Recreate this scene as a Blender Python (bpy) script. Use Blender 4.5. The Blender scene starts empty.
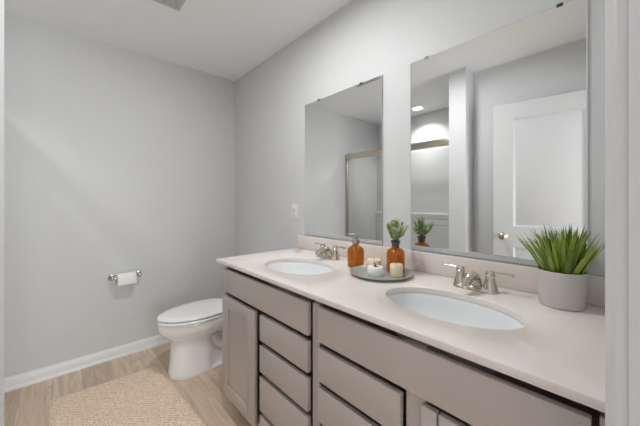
import bpy, bmesh, math, random
from mathutils import Vector, Matrix
PI = math.pi
C = bpy.context.scene.collection
SC = bpy.context.scene

# ---------------------------------------------------------------- camera, world, exposure
cam_d = bpy.data.cameras.new('camera')
cam_d.sensor_width = 36.0
cam_d.lens = 283.07 / 640 * 36
cam_d.shift_y = -11.58 / 640
cam_d.clip_start = 0.01
cam = bpy.data.objects.new('camera', cam_d)
cam.location = (0, 0, 1.22)
cam.rotation_euler = (PI / 2, 0, -math.radians(42.486))
C.objects.link(cam)
SC.camera = cam
SC.view_settings.view_transform = 'Standard'
SC.view_settings.look = 'None'
SC.view_settings.gamma = 1.0
SC.view_settings.use_curve_mapping = False
SC.view_settings.exposure = 0.56
SC.cycles.use_denoising = True
SC.cycles.max_bounces = 16
SC.cycles.diffuse_bounces = 8
SC.cycles.glossy_bounces = 8
SC.cycles.transmission_bounces = 12
SC.cycles.transparent_max_bounces = 12
SC.cycles.caustics_reflective = True
SC.cycles.sample_clamp_indirect = 6.0

w = bpy.data.worlds.new('world')
SC.world = w
w.use_nodes = True
w.node_tree.nodes['Background'].inputs[0].default_value = (0.93, 0.96, 1.0, 1)
w.node_tree.nodes['Background'].inputs[1].default_value = 0.6

def area(name, loc, rot, sx, sy, power, col=(1, 1, 1), shape='RECTANGLE'):
    l = bpy.data.lights.new(name, 'AREA')
    l.shape = shape
    l.size = sx
    l.size_y = sy
    l.energy = power
    l.color = col
    o = bpy.data.objects.new(name, l)
    o.location = loc
    o.rotation_euler = rot
    C.objects.link(o)
    return o

# added fill lamp behind the doorway, shining into the room; no window there
area('doorway_fill', (0.55, -2.3, 1.05), (PI / 2, 0, 0), 1.3, 1.8, 46, (0.93, 0.965, 1.0))

# ---------------------------------------------------------------- materials
def lin(r, g, b):
    f = lambda c: (c / 255 / 12.92) if c / 255 <= 0.04045 else ((c / 255 + 0.055) / 1.055) ** 2.4
    return (f(r), f(g), f(b), 1)

def new_mat(name):
    m = bpy.data.materials.new(name)
    m.use_nodes = True
    nt = m.node_tree
    return m, nt, nt.nodes['Principled BSDF']

def paint(name, col, rough=0.5, metal=0.0, var=0.04, scale=6.0, bump=0.0, bscale=200.0, coat=0.0, spec=0.5):
    m, nt, b = new_mat(name)
    tc = nt.nodes.new('ShaderNodeTexCoord')
    n = nt.nodes.new('ShaderNodeTexNoise')
    n.inputs['Scale'].default_value = scale
    n.inputs['Detail'].default_value = 4
    nt.links.new(tc.outputs['Object'], n.inputs['Vector'])
    mx = nt.nodes.new('ShaderNodeMix')
    mx.data_type = 'RGBA'
    mx.inputs['A'].default_value = tuple(c * (1 - var) for c in col[:3]) + (1,)
    mx.inputs['B'].default_value = tuple(min(1, c * (1 + var)) for c in col[:3]) + (1,)
    nt.links.new(n.outputs['Fac'], mx.inputs['Factor'])
    nt.links.new(mx.outputs['Result'], b.inputs['Base Color'])
    b.inputs['Roughness'].default_value = rough
    b.inputs['Metallic'].default_value = metal
    b.inputs['Coat Weight'].default_value = coat
    b.inputs['Specular IOR Level'].default_value = spec
    if bump:
        n2 = nt.nodes.new('ShaderNodeTexNoise')
        n2.inputs['Scale'].default_value = bscale
        nt.links.new(tc.outputs['Object'], n2.inputs['Vector'])
        bp = nt.nodes.new('ShaderNodeBump')
        bp.inputs['Strength'].default_value = bump
        bp.inputs['Distance'].default_value = 0.002
        nt.links.new(n2.outputs['Fac'], bp.inputs['Height'])
        nt.links.new(bp.outputs['Normal'], b.inputs['Normal'])
    return m

def glass(name, col, rough=0.0, ior=1.45):
    m, nt, b = new_mat(name)
    b.inputs['Base Color'].default_value = col
    b.inputs['Roughness'].default_value = rough
    b.inputs['IOR'].default_value = ior
    b.inputs['Transmission Weight'].default_value = 1.0
    return m

def emit(name, col, s):
    m, nt, b = new_mat(name)
    b.inputs['Emission Color'].default_value = col
    b.inputs['Emission Strength'].default_value = s
    return m

M = {}
M['wall'] = paint('wall_paint', (0.655, 0.662, 0.668, 1), 0.55, var=0.01, bump=0.08, bscale=320)
M['ceiling'] = paint('ceiling_paint', (0.90, 0.915, 0.925, 1), 0.8, var=0.01, bump=0.1, bscale=260)
M['trim'] = paint('white_trim_paint', (0.82, 0.825, 0.83, 1), 0.3, var=0.01)
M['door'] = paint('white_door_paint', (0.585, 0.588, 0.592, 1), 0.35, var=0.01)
M['casing'] = paint('shaded_trim_paint', (0.62, 0.625, 0.635, 1), 0.35, var=0.01)  # white trim round the doorway, its shade put into a darker grey
M['counter'] = paint('cultured_marble', (0.77, 0.708, 0.665, 1), 0.22, var=0.035, scale=9, coat=0.15)
M['cabinet'] = paint('taupe_cabinet_paint', (0.505, 0.45, 0.42, 1), 0.33, var=0.03, scale=3)
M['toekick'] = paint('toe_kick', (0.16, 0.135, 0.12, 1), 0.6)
M['porcelain'] = paint('white_porcelain', (0.90, 0.90, 0.90, 1), 0.08, var=0.005, coat=0.3)
M['sinkwhite'] = paint('white_sink', (0.80, 0.82, 0.83, 1), 0.1, var=0.005)
M['seat'] = paint('white_seat_plastic', (0.90, 0.90, 0.895, 1), 0.18, var=0.005)
M['nickel'] = paint('brushed_nickel', (0.66, 0.60, 0.54, 1), 0.16, 1.0, var=0.05, scale=30)
M['frame_nickel'] = paint('satin_shower_frame', (0.62, 0.55, 0.45, 1), 0.22, 1.0, var=0.04)
M['chrome'] = paint('chrome', (0.8, 0.8, 0.8, 1), 0.06, 1.0, var=0.01)
M['pump'] = paint('pump_metal', (0.40, 0.385, 0.37, 1), 0.42, 1.0, var=0.05)
M['mirror_edge'] = paint('mirror_edge', (0.35, 0.37, 0.37, 1), 0.2, var=0.02)
M['channel'] = paint('satin_grey_channel', (0.50, 0.52, 0.53, 1), 0.35, var=0.01)
M['clip'] = paint('clip_dark', (0.05, 0.05, 0.05, 1), 0.3)
M['plastic'] = paint('white_plastic', (0.78, 0.78, 0.77, 1), 0.35, var=0.01)
M['dark'] = paint('grey_slot', (0.22, 0.22, 0.22, 1), 0.6)
M['paper'] = paint('tissue_paper', (0.86, 0.86, 0.85, 1), 0.9, var=0.02, bump=0.2, bscale=150)
M['card'] = paint('cardboard', (0.35, 0.27, 0.18, 1), 0.9)
M['vent'] = paint('vent_plastic', (0.60, 0.60, 0.59, 1), 0.6)
M['ventgap'] = paint('vent_gap', (0.12, 0.12, 0.12, 1), 0.8)
M['tray'] = paint('zinc_tray', (0.43, 0.44, 0.42, 1), 0.4, 0.35, var=0.18, scale=14)
M['wax_white'] = paint('white_wax', (0.84, 0.83, 0.80, 1), 0.5, var=0.02)
M['wax_cream'] = paint('cream_wax', (0.82, 0.70, 0.50, 1), 0.5, var=0.03)
M['bark'] = paint('dark_wick', (0.06, 0.045, 0.03, 1), 0.8, var=0.3)
M['pot'] = paint('grey_white_ceramic', (0.56, 0.535, 0.51, 1), 0.5, var=0.03, scale=30)
M['soil'] = paint('dark_soil', (0.025, 0.02, 0.015, 1), 0.95, var=0.4, scale=80, bump=0.8, bscale=200)
M['collar'] = paint('dark_glass_rim', (0.035, 0.02, 0.012, 1), 0.12, coat=0.5)
M['stem'] = paint('green_stem', (0.10, 0.19, 0.05, 1), 0.6)
M['surround'] = paint('white_acrylic', (0.60, 0.605, 0.61, 1), 0.2, var=0.005)
M['lens'] = emit('downlight_lens', (1, 0.97, 0.93, 1), 9)
def thin_glass():
    m, nt, b = new_mat('clear_shower_glass')
    tr_ = nt.nodes.new('ShaderNodeBsdfTransparent')
    tr_.inputs['Color'].default_value = (0.985, 0.99, 0.988, 1)
    gl_ = nt.nodes.new('ShaderNodeBsdfGlossy')
    gl_.inputs['Roughness'].default_value = 0.0
    fr_ = nt.nodes.new('ShaderNodeFresnel')
    fr_.inputs['IOR'].default_value = 1.16
    mx = nt.nodes.new('ShaderNodeMixShader')
    nt.links.new(fr_.outputs[0], mx.inputs[0])
    nt.links.new(tr_.outputs[0], mx.inputs[1])
    nt.links.new(gl_.outputs[0], mx.inputs[2])
    nt.links.new(mx.outputs[0], nt.nodes['Material Output'].inputs['Surface'])
    return m
M['clear'] = thin_glass()

def leaf_mat(name, c1, c2, rough=0.45):
    m, nt, b = new_mat(name)
    tc = nt.nodes.new('ShaderNodeTexCoord')
    n = nt.nodes.new('ShaderNodeTexNoise')
    n.inputs['Scale'].default_value = 45
    nt.links.new(tc.outputs['Object'], n.inputs['Vector'])
    r = nt.nodes.new('ShaderNodeValToRGB')
    r.color_ramp.elements[0].position = 0.35
    r.color_ramp.elements[1].position = 0.65
    r.color_ramp.elements[0].color = c1
    r.color_ramp.elements[1].color = c2
    nt.links.new(n.outputs['Fac'], r.inputs['Fac'])
    nt.links.new(r.outputs['Color'], b.inputs['Base Color'])
    b.inputs['Roughness'].default_value = rough
    return m
M['grass'] = leaf_mat('grass_blades', (0.080, 0.145, 0.010, 1), (0.40, 0.50, 0.09, 1))
_nt = M['grass'].node_tree
_geo = _nt.nodes.new('ShaderNodeNewGeometry')
_ramp = [n for n in _nt.nodes if n.type == 'VALTORGB'][0]
_mul = _nt.nodes.new('ShaderNodeMath')
_mul.operation = 'MULTIPLY_ADD'
_mul.inputs[1].default_value = 0.55
_nz = [n for n in _nt.nodes if n.type == 'TEX_NOISE'][0]
_nt.links.new(_geo.outputs['Random Per Island'], _mul.inputs[0])
_sc = _nt.nodes.new('ShaderNodeMath')
_sc.operation = 'MULTIPLY'
_sc.inputs[1].default_value = 0.45
_nt.links.new(_nz.outputs['Fac'], _sc.inputs[0])
_nt.links.new(_sc.outputs[0], _mul.inputs[2])
_nt.links.new(_mul.outputs[0], _ramp.inputs['Fac'])
_ramp.color_ramp.elements[0].position = 0.2
_ramp.color_ramp.elements[1].position = 0.85
M['sprig'] = leaf_mat('sprig_leaves', (0.24, 0.35, 0.12, 1), (0.56, 0.65, 0.36, 1), 0.6)

def amber():
    m, nt, b = new_mat('amber_glass')
    b.inputs['Base Color'].default_value = (0.76, 0.36, 0.035, 1)
    b.inputs['Roughness'].default_value = 0.03
    b.inputs['IOR'].default_value = 1.2
    b.inputs['Transmission Weight'].default_value = 0.88
    b.inputs['Coat Weight'].default_value = 0.6
    return m
M['amber'] = amber()

def wood_floor():
    m, nt, b = new_mat('oak_vinyl_planks')
    tc = nt.nodes.new('ShaderNodeTexCoord')
    mp = nt.nodes.new('ShaderNodeMapping')
    mp.inputs['Rotation'].default_value = (0, 0, PI / 2)
    mp.inputs['Location'].default_value = (0.3, 0.04, 0)
    nt.links.new(tc.outputs['Object'], mp.inputs['Vector'])
    br = nt.nodes.new('ShaderNodeTexBrick')
    br.offset = 0.37
    br.inputs['Scale'].default_value = 1.0
    br.inputs['Brick Width'].default_value = 1.22
    br.inputs['Row Height'].default_value = 0.15
    br.inputs['Mortar Size'].default_value = 0.0016
    br.inputs['Mortar Smooth'].default_value = 0.3
    br.inputs['Bias'].default_value = 0.0
    br.inputs['Color1'].default_value = lin(228, 206, 184)
    br.inputs['Color2'].default_value = lin(204, 182, 161)
    br.inputs['Mortar'].default_value = lin(186, 166, 146)
    nt.links.new(mp.outputs['Vector'], br.inputs['Vector'])
    mp2 = nt.nodes.new('ShaderNodeMapping')
    mp2.inputs['Scale'].default_value = (26, 2.2, 1)
    nt.links.new(tc.outputs['Object'], mp2.inputs['Vector'])
    n = nt.nodes.new('ShaderNodeTexNoise')
    n.inputs['Scale'].default_value = 1.0
    n.inputs['Detail'].default_value = 6
    n.inputs['Distortion'].default_value = 1.6
    nt.links.new(mp2.outputs['Vector'], n.inputs['Vector'])
    r = nt.nodes.new('ShaderNodeValToRGB')
    r.color_ramp.elements[0].position = 0.3
    r.color_ramp.elements[1].position = 0.62
    r.color_ramp.elements[0].color = (0.80, 0.77, 0.74, 1)
    r.color_ramp.elements[1].color = (1.04, 1.04, 1.04, 1)
    nt.links.new(n.outputs['Fac'], r.inputs['Fac'])
    mx = nt.nodes.new('ShaderNodeMix')
    mx.data_type = 'RGBA'
    mx.blend_type = 'MULTIPLY'
    mx.inputs['Factor'].default_value = 1.0
    nt.links.new(br.outputs['Color'], mx.inputs['A'])
    nt.links.new(r.outputs['Color'], mx.inputs['B'])
    # knots
    v = nt.nodes.new('ShaderNodeTexNoise')
    v.inputs['Scale'].default_value = 5.5
    v.inputs['Detail'].default_value = 5
    v.inputs['Distortion'].default_value = 2.5
    mp3 = nt.nodes.new('ShaderNodeMapping')
    mp3.inputs['Scale'].default_value = (1.6, 0.9, 1)
    nt.links.new(tc.outputs['Object'], mp3.inputs['Vector'])
    nt.links.new(mp3.outputs['Vector'], v.inputs['Vector'])
    r2 = nt.nodes.new('ShaderNodeValToRGB')
    r2.color_ramp.elements[0].position = 0.64
    r2.color_ramp.elements[1].position = 0.72
    r2.color_ramp.elements[0].color = (1, 1, 1, 1)
    r2.color_ramp.elements[1].color = (0.66, 0.6, 0.55, 1)
    nt.links.new(v.outputs['Fac'], r2.inputs['Fac'])
    mx2 = nt.nodes.new('ShaderNodeMix')
    mx2.data_type = 'RGBA'
    mx2.blend_type = 'MULTIPLY'
    mx2.inputs['Factor'].default_value = 1.0
    nt.links.new(mx.outputs['Result'], mx2.inputs['A'])
    nt.links.new(r2.outputs['Color'], mx2.inputs['B'])
    nt.links.new(mx2.outputs['Result'], b.inputs['Base Color'])
    b.inputs['Roughness'].default_value = 0.42
    return m
M['floor'] = wood_floor()

def rug_mat():
    m, nt, b = new_mat('woven_jute')
    tc = nt.nodes.new('ShaderNodeTexCoord')
    mp = nt.nodes.new('ShaderNodeMapping')
    nt.links.new(tc.outputs['Object'], mp.inputs['Vector'])
    w1 = nt.nodes.new('ShaderNodeTexWave')
    w1.wave_type = 'BANDS'
    w1.bands_direction = 'DIAGONAL'
    w1.inputs['Scale'].default_value = 26
    w1.inputs['Distortion'].default_value = 2.2
    w1.inputs['Detail'].default_value = 2
    w1.inputs['Detail Scale'].default_value = 12
    nt.links.new(mp.outputs['Vector'], w1.inputs['Vector'])
    ck = nt.nodes.new('ShaderNodeTexVoronoi')
    ck.inputs['Scale'].default_value = 95
    nt.links.new(mp.outputs['Vector'], ck.inputs['Vector'])
    ad = nt.nodes.new('ShaderNodeMath')
    ad.operation = 'MULTIPLY_ADD'
    ad.inputs[1].default_value = 0.4
    nt.links.new(w1.outputs['Fac'], ad.inputs[0])
    nt.links.new(ck.outputs['Distance'], ad.inputs[2])
    r = nt.nodes.new('ShaderNodeValToRGB')
    r.color_ramp.elements[0].position = 0.05
    r.color_ramp.elements[1].position = 0.85
    r.color_ramp.elements[0].color = lin(202, 170, 143)
    r.color_ramp.elements[1].color = lin(252, 230, 205)
    nt.links.new(ad.outputs[0], r.inputs['Fac'])
    nt.links.new(r.outputs['Color'], b.inputs['Base Color'])
    b.inputs['Roughness'].default_value = 0.95
    b.inputs['Specular IOR Level'].default_value = 0.1
    bp = nt.nodes.new('ShaderNodeBump')
    bp.inputs['Strength'].default_value = 0.7
    bp.inputs['Distance'].default_value = 0.004
    nt.links.new(ad.outputs[0], bp.inputs['Height'])
    nt.links.new(bp.outputs['Normal'], b.inputs['Normal'])
    return m
M['rug'] = rug_mat()

def mirror_mat():
    m, nt, b = new_mat('silver_mirror')
    b.inputs['Base Color'].default_value = (0.91, 0.92, 0.915, 1)
    b.inputs['Metallic'].default_value = 1.0
    b.inputs['Roughness'].default_value = 0.0
    return m
M['mirror'] = mirror_mat()

# ---------------------------------------------------------------- mesh helpers
def add_box(bm, x0, x1, y0, y1, z0, z1, bev=0.0, seg=2):
    tmp = bmesh.new()
    v = [tmp.verts.new(p) for p in ((x0, y0, z0), (x1, y0, z0), (x1, y1, z0), (x0, y1, z0),
                                    (x0, y0, z1), (x1, y0, z1), (x1, y1, z1), (x0, y1, z1))]
    for f in ((3, 2, 1, 0), (4, 5, 6, 7), (0, 1, 5, 4), (1, 2, 6, 5), (2, 3, 7, 6), (3, 0, 4, 7)):
        tmp.faces.new([v[i] for i in f])
    if bev:
        bmesh.ops.bevel(tmp, geom=list(tmp.edges), offset=bev, segments=seg, affect='EDGES', profile=0.5)
    merge(bm, tmp)

def merge(bm, tmp, mat=None):
    if mat is not None:
        tmp.transform(mat)
    me = bpy.data.meshes.new('tmp')
    tmp.to_mesh(me)
    tmp.free()
    bm.from_mesh(me)
    bpy.data.meshes.remove(me)

def add_loft(bm, rings, cap0=True, cap1=True, closed=True):
    vs = [[bm.verts.new(p) for p in r] for r in rings]
    n = len(rings[0])
    for a, b in zip(vs, vs[1:]):
        for i in range(n if closed else n - 1):
            j = (i + 1) % n
            bm.faces.new((a[i], a[j], b[j], b[i]))
    if cap0:
        bm.faces.new(list(reversed(vs[0])))
    if cap1:
        bm.faces.new(vs[-1])

def add_lathe(bm, prof, n=48, cx=0, cy=0, cap0=True, cap1=True, sx=1, sy=1):
    rings = []
    for r, z in prof:
        r = max(r, 1e-5)
        rings.append([(cx + sx * r * math.cos(2 * PI * i / n), cy + sy * r * math.sin(2 * PI * i / n), z) for i in range(n)])
    add_loft(bm, rings, cap0, cap1)

def add_tube(bm, pts, rad, n=14, squash=None):
    pts = [Vector(p) for p in pts]
    if not hasattr(rad, '__len__'):
        rad = [rad] * len(pts)
    rings = []
    up = None
    for i, p in enumerate(pts):
        t = (pts[min(i + 1, len(pts) - 1)] - pts[max(i - 1, 0)]).normalized()
        if up is None:
            up = Vector((0, 0, 1)) if abs(t.z) < 0.9 else Vector((1, 0, 0))
        s = t.cross(up).normalized()
        up = s.cross(t).normalized()
        r = rad[i]
        ra, rb = (r, r) if not hasattr(r, '__len__') else r
        rings.append([tuple(p + s * ra * math.cos(2 * PI * k / n) + up * rb * math.sin(2 * PI * k / n)) for k in range(n)])
    add_loft(bm, rings)

def catmull(pts, m=8):
    P = [Vector(p) for p in pts]
    P = [P[0] * 2 - P[1]] + P + [P[-1] * 2 - P[-2]]
    out = []
    for i in range(1, len(P) - 2):
        for k in range(m):
            t = k / m
            a, b, c, d = P[i - 1:i + 3]
            out.append(0.5 * ((2 * b) + (c - a) * t + (2 * a - 5 * b + 4 * c - d) * t * t + (3 * b - a - 3 * c + d) * t ** 3))
    out.append(P[-2])
    return out

def obj(name, bm, mat, parent=None, smooth=None, loc=None):
    bmesh.ops.recalc_face_normals(bm, faces=list(bm.faces))
    me = bpy.data.meshes.new(name)
    bm.to_mesh(me)
    bm.free()
    me.materials.append(mat)
    if smooth is not None:
        for p in me.polygons:
            p.use_smooth = True
        me.set_sharp_from_angle(angle=math.radians(smooth))
    o = bpy.data.objects.new(name, me)
    C.objects.link(o)
    if parent:
        o.parent = parent
    if loc:
        o.location = loc
    return o

def box(name, b, mat, parent=None, bev=0.0):
    bm = bmesh.new()
    add_box(bm, *b, bev=bev)
    return obj(name, bm, mat, parent, 40 if bev else None)

def tag(o, label, cat, group=None):
    o['label'] = label
    o['category'] = cat
    if group:
        o['group'] = group
    return o

def thing(name, label, cat, loc=(0, 0, 0), rz=0, group=None):
    o = bpy.data.objects.new(name, None)
    C.objects.link(o)
    o.empty_display_size = 0.05
    o.location = loc
    o.rotation_euler = (0, 0, rz)
    return tag(o, label, cat, group)

def struct(name, bm, mat, smooth=None):
    o = obj(name, bm, mat, None, smooth)
    o['kind'] = 'structure'
    return o

def sbox(name, boxes, mat, bev=0.0):
    bm = bmesh.new()
    for b in boxes:
        add_box(bm, *b, bev=bev)
    return struct(name, bm, mat, 40 if bev else None)

# ---------------------------------------------------------------- setting
XM = 1.303      # mirror wall
YB = 2.71       # wall behind the toilet
XL = -0.30      # wall beside the open door
XS = -1.13      # back of the shower alcove
ZC = 2.44
XW = -0.1135     # end of the wall between door and shower
sbox('floor', [(-1.6, 1.5, -2.6, 2.85, -0.06, 0)], M['floor'])
sbox('ceiling', [(-1.6, 1.5, -2.6, 2.85, ZC, ZC + 0.06)], M['ceiling'])
sbox('wall_right', [(XM, XM + 0.1, -0.0, YB + 0.1, 0, ZC)], M['wall'])
sbox('wall_back', [(XS - 0.1, XM, YB, YB + 0.1, 0, ZC)], M['wall'])
sbox('wall_left', [(XL - 0.1, XL, 0, 1.0, 0, ZC), (XS - 0.1, XW, 1.0, 1.15, 0, ZC)], M['wall'])
sbox('wall_shower', [(XS - 0.1, XS, 1.15, YB, 0, ZC)], M['wall'])
JX0, JX1 = -0.25, 0.505        # door jambs
sbox('wall_front', [(XL - 0.1, JX0 - 0.018, -0.112, 0, 0, ZC), (JX1 + 0.018, XM + 0.1, -0.112, 0, 0, ZC),
                    (JX0 - 0.018, JX1 + 0.018, -0.112, 0, 2.06, ZC)], M['wall'])
# hall and bedroom wall behind the photographer's doorway
sbox('wall_hall', [(-1.6, -1.5, -2.6, 0, 0, ZC), (1.4, 1.5, -2.6, 0, 0, ZC), (-1.5, 1.4, -2.6, -2.5, 0, ZC),
                   (-1.5, XL - 0.1, -0.1, 0, 0, ZC)], M['wall'])

def moulding(name, p0, p1, prof, mat):
    """extrude a profile (out, z) along a wall line p0-p1; 'out' points to the left of the direction"""
    a = Vector((p0[0], p0[1], 0))
    b = Vector((p1[0], p1[1], 0))
    d = (b - a).normalized()
    nrm = Vector((-d.y, d.x, 0))
    bm = bmesh.new()
    add_loft(bm, [[tuple(q + nrm * o + Vector((0, 0, z))) for o, z in prof] for q in (a, b)])
    return struct(name, bm, mat, 30)
BP = [(0, 0), (0.022, 0), (0.022, 0.010), (0.018, 0.019), (0.0125, 0.022), (0.0125, 0.066), (0.009, 0.074), (0.006, 0.078), (0.006, 0.084), (0, 0.085)]
moulding('baseboard_back', (XM, YB), (-0.325, YB), BP, M['trim'])
moulding('baseboard_right', (XM, 1.635), (XM, YB), BP, M['trim'])
moulding('baseboard_left', (XL, 0.999), (XL, 0.1), BP, M['trim'])
moulding('baseboard_partition', (XW, 1.15), (XW, 1.0), BP, M['trim'])

# door casing and jambs round the doorway the picture is taken from
def casing(name, x0, x1, yy):
    """moulded casing leg: profile across x, on the room face"""
    bm = bmesh.new()
    n = 7
    prof = [(0, 0), (0, 0.010), (0.06, 0.0145), (0.12, 0.016), (0.22, 0.0205), (0.75, 0.0215), (0.92, 0.018), (1, 0.012), (1, 0)]
    rings = []
    for z in (0.0, 2.10):
        rings.append([(x0 + (x1 - x0) * u, yy + t, z) for u, t in prof])
    add_loft(bm, rings)
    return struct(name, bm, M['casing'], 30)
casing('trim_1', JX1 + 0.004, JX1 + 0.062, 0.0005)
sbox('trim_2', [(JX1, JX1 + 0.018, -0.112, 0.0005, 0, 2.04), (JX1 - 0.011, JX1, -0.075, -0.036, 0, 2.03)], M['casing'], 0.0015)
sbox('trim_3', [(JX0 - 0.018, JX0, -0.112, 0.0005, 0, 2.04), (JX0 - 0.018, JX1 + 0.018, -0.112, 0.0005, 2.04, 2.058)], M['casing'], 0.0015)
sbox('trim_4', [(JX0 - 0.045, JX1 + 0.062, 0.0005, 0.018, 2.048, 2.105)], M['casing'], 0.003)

# ---------------------------------------------------------------- open panel door (seen in the mirror)
def make_door():
    W, T, Hh = 0.738, 0.035, 2.03
    ux, uy = 0.115, 0.775
    L = math.hypot(ux, uy)
    ang = math.atan2(uy, ux)
    root = bpy.data.objects.new('door_1', None)
    C.objects.link(root)
    root['kind'] = 'structure'
    root.location = (-0.245 + 0.04 * ux / L, 0.012 + 0.04 * uy / L, 0)
    root.rotation_euler = (0, 0, ang)
    # local: x along the leaf from hinge to free edge, room face at y=0, thickness to +y
    bm = bmesh.new()
    P = [(0.155, W - 0.139, 1.012, 1.90), (0.155, W - 0.139, 0.24, 0.848)]
    z0 = 0.012
    xs = [0, P[0][0], P[0][1], W]
    zs = [z0, 0.24, 0.848, 1.012, 1.90, Hh]
    def face_side(y, sgn):
        g = {}
        for i, x in enumerate(xs):
            for k, z in enumerate(zs):
                g[i, k] = bm.verts.new((x, y, z))
        for i in range(3):
            for k in range(5):
                if i == 1 and k in (1, 3):
                    prev = [g[i, k], g[i + 1, k], g[i + 1, k + 1], g[i, k + 1]]
                    x0, x1, za, zb = xs[1], xs[2], zs[k], zs[k + 1]
                    for ins, dep in ((0.004, 0.006), (0.014, 0.012), (0.022, 0.012), (0.044, 0.004)):
                        q = [bm.verts.new(p) for p in ((x0 + ins, y + sgn * dep, za + ins), (x1 - ins, y + sgn * dep, za + ins),
                                                       (x1 - ins, y + sgn * dep, zb - ins), (x0 + ins, y + sgn * dep, zb - ins))]
                        for m_ in range(4):
                            bm.faces.new((prev[m_], prev[(m_ + 1) % 4], q[(m_ + 1) % 4], q[m_]))
                        prev = q
                    bm.faces.new(prev)
                else:
                    bm.faces.new((g[i, k], g[i + 1, k], g[i + 1, k + 1], g[i, k + 1]))
        return g
    a = face_side(0, 1)
    b = face_side(T, -1)
    ring = [(i, 0) for i in range(4)] + [(3, k) for k in range(1, 6)] + [(i, 5) for i in (2, 1, 0)] + [(0, k) for k in (4, 3, 2, 1)]
    for p, q in zip(ring, ring[1:] + ring[:1]):
        bm.faces.new((a[p], a[q], b[q], b[p]))
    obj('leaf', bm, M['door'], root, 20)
    kx = W - 0.068
    for sgn, y in ((-1, 0), (1, T)):
        k = bmesh.new()
        add_lathe(k, [(0.032, 0), (0.032, 0.004), (0.026, 0.008), (0.012, 0.012), (0.011, 0.028), (0.019, 0.034), (0.027, 0.045),
                      (0.0265, 0.055), (0.019, 0.062), (0.0, 0.064)], 32)
        k.transform(Matrix.Translation((kx, y, 0.93)) @ Matrix.Rotation(PI / 2 if sgn < 0 else -PI / 2, 4, 'X'))
        obj('door_knob', k, M['nickel'], root, 40)
    k = bmesh.new()
    add_box(k, W - 0.0005, W + 0.002, 0.006, T - 0.006, 0.90, 0.96, 0.0005)
    obj('latch_plate', k, M['nickel'], root)
    for z in (0.2, 1.05, 1.82):
        k = bmesh.new()
        add_lathe(k, [(0.006, z - 0.045), (0.006, z + 0.045)], 12, -0.004, -0.003)
        obj('hinge', k, M['nickel'], root, 40)
make_door()

# ---------------------------------------------------------------- shower alcove (seen in the mirrors)
SX = -0.39       # shower door plane
sh = thing('shower_enclosure', 'framed sliding glass shower door with satin nickel rails across the alcove', 'shower door', (SX, 1.93, 0))
def shp(name, b, mat, bev=0.0015):
    return box(name, (b[0], b[1], b[2] - 1.93, b[3] - 1.93, b[4], b[5]), mat, sh, bev)
shp('header_rail', (-0.026, 0.026, 1.152, YB - 0.001, 1.808, 1.880), M['frame_nickel'])
shp('bottom_track', (-0.026, 0.026, 1.152, YB - 0.001, 0.1205, 0.150), M['frame_nickel'])
shp('wall_jamb', (-0.022, 0.022, YB - 0.030, YB - 0.001, 0.150, 1.808), M['frame_nickel'])
shp('wall_jamb', (-0.022, 0.022, 1.152, 1.182, 0.150, 1.808), M['frame_nickel'])
shp('glass_panel', (0.008, 0.014, 1.99, YB - 0.030, 0.151, 1.807), M['clear'], 0)
shp('glass_panel', (-0.014, -0.008, 1.182, 2.05, 0.151, 1.807), M['clear'], 0)
# shower base and moulded surround
pan = thing('shower_pan', 'white acrylic shower base with a raised curb inside the alcove', 'shower base', (SX, 1.93, 0))
b = bmesh.new()
add_box(b, -0.045, 0.045, -0.778, 0.778, 0.0, 0.12, 0.008)
obj('curb', b, M['surround'], pan, 40)
b = bmesh.new()
add_box(b, -0.738, -0.045, -0.778, 0.778, 0.0, 0.05, 0.006)
obj('floor_pan', b, M['surround'], pan, 40)
b = bmesh.new()
add_lathe(b, [(0.05, 0.0502), (0.05, 0.053), (0.0, 0.054)], 32, -0.42, 0)
obj('drain', b, M['chrome'], pan, 40)
sur = thing('shower_surround', 'white moulded shower wall panels with a ledge around mid height', 'shower surround', (XS, 1.93, 0.12))
b = bmesh.new()
yy = 0.779
prof = [(0.0005, 0.0), (0.045, 0.0), (0.045, 0.765), (0.038, 0.77), (0.038, 0.782), (0.045, 0.787), (0.045, 0.845), (0.038, 0.850), (0.038, 0.862),
        (0.045, 0.867), (0.050, 0.915), (0.050, 0.930), (0.040, 0.938), (0.012, 0.938), (0.010, 1.80), (0.0005, 1.80)]
add_loft(b, [[(o, s, z) for o, z in prof] for s in (-yy, yy)])
obj('back_panel', b, M['surround'], sur, 30)
for s in (-1, 1):
    b = bmesh.new()
    y0, y1 = sorted((s * 0.7795, s * 0.770))
    add_box(b, 0.052, 0.710, y0, y1, 0.0, 1.80, 0.002)
    obj('side_panel', b, M['surround'], sur, 40)

def downlight(label, x, y, power, col=(1, 0.96, 0.91), spread=None):
    t = thing('recessed_downlight', label, 'ceiling light', (x, y, ZC), 0)
    b = bmesh.new()
    add_lathe(b, [(0.088, 0.0), (0.088, -0.004), (0.080, -0.007), (0.066, -0.007), (0.062, -0.003), (0.062, 0.0)], 48, cap0=False, cap1=False)
    obj('trim_ring', b, M['trim'], t, 40)
    b = bmesh.new()
    add_lathe(b, [(0.0, -0.0015), (0.062, -0.0015), (0.062, -0.0035), (0.0, -0.0055)], 48)
    obj('lens', b, M['lens'], t, 40)
    l = area('lamp', (0, 0, -0.012), (0, 0, 0), 0.12, 0.12, power, col, 'DISK')
    l.data.spread = 2.2
    l.parent = t
dl = thing('flush_ceiling_light', 'round white flush ceiling light in the middle of the room', 'ceiling light', (0.55, 1.15, ZC))
b = bmesh.new()
add_lathe(b, [(0.117, -0.0003), (0.122, -0.004), (0.122, -0.022), (0.117, -0.028), (0.110, -0.028), (0.110, -0.0003)], 64, cap0=False, cap1=False)
obj('rim', b, M['trim'], dl, 40)
b = bmesh.new()
add_lathe(b, [(0.0, -0.004), (0.1095, -0.004), (0.1095, -0.027), (0.08, -0.034), (0.0, -0.037)], 64)
obj('diffuser', b, M['lens'], dl, 50)
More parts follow.
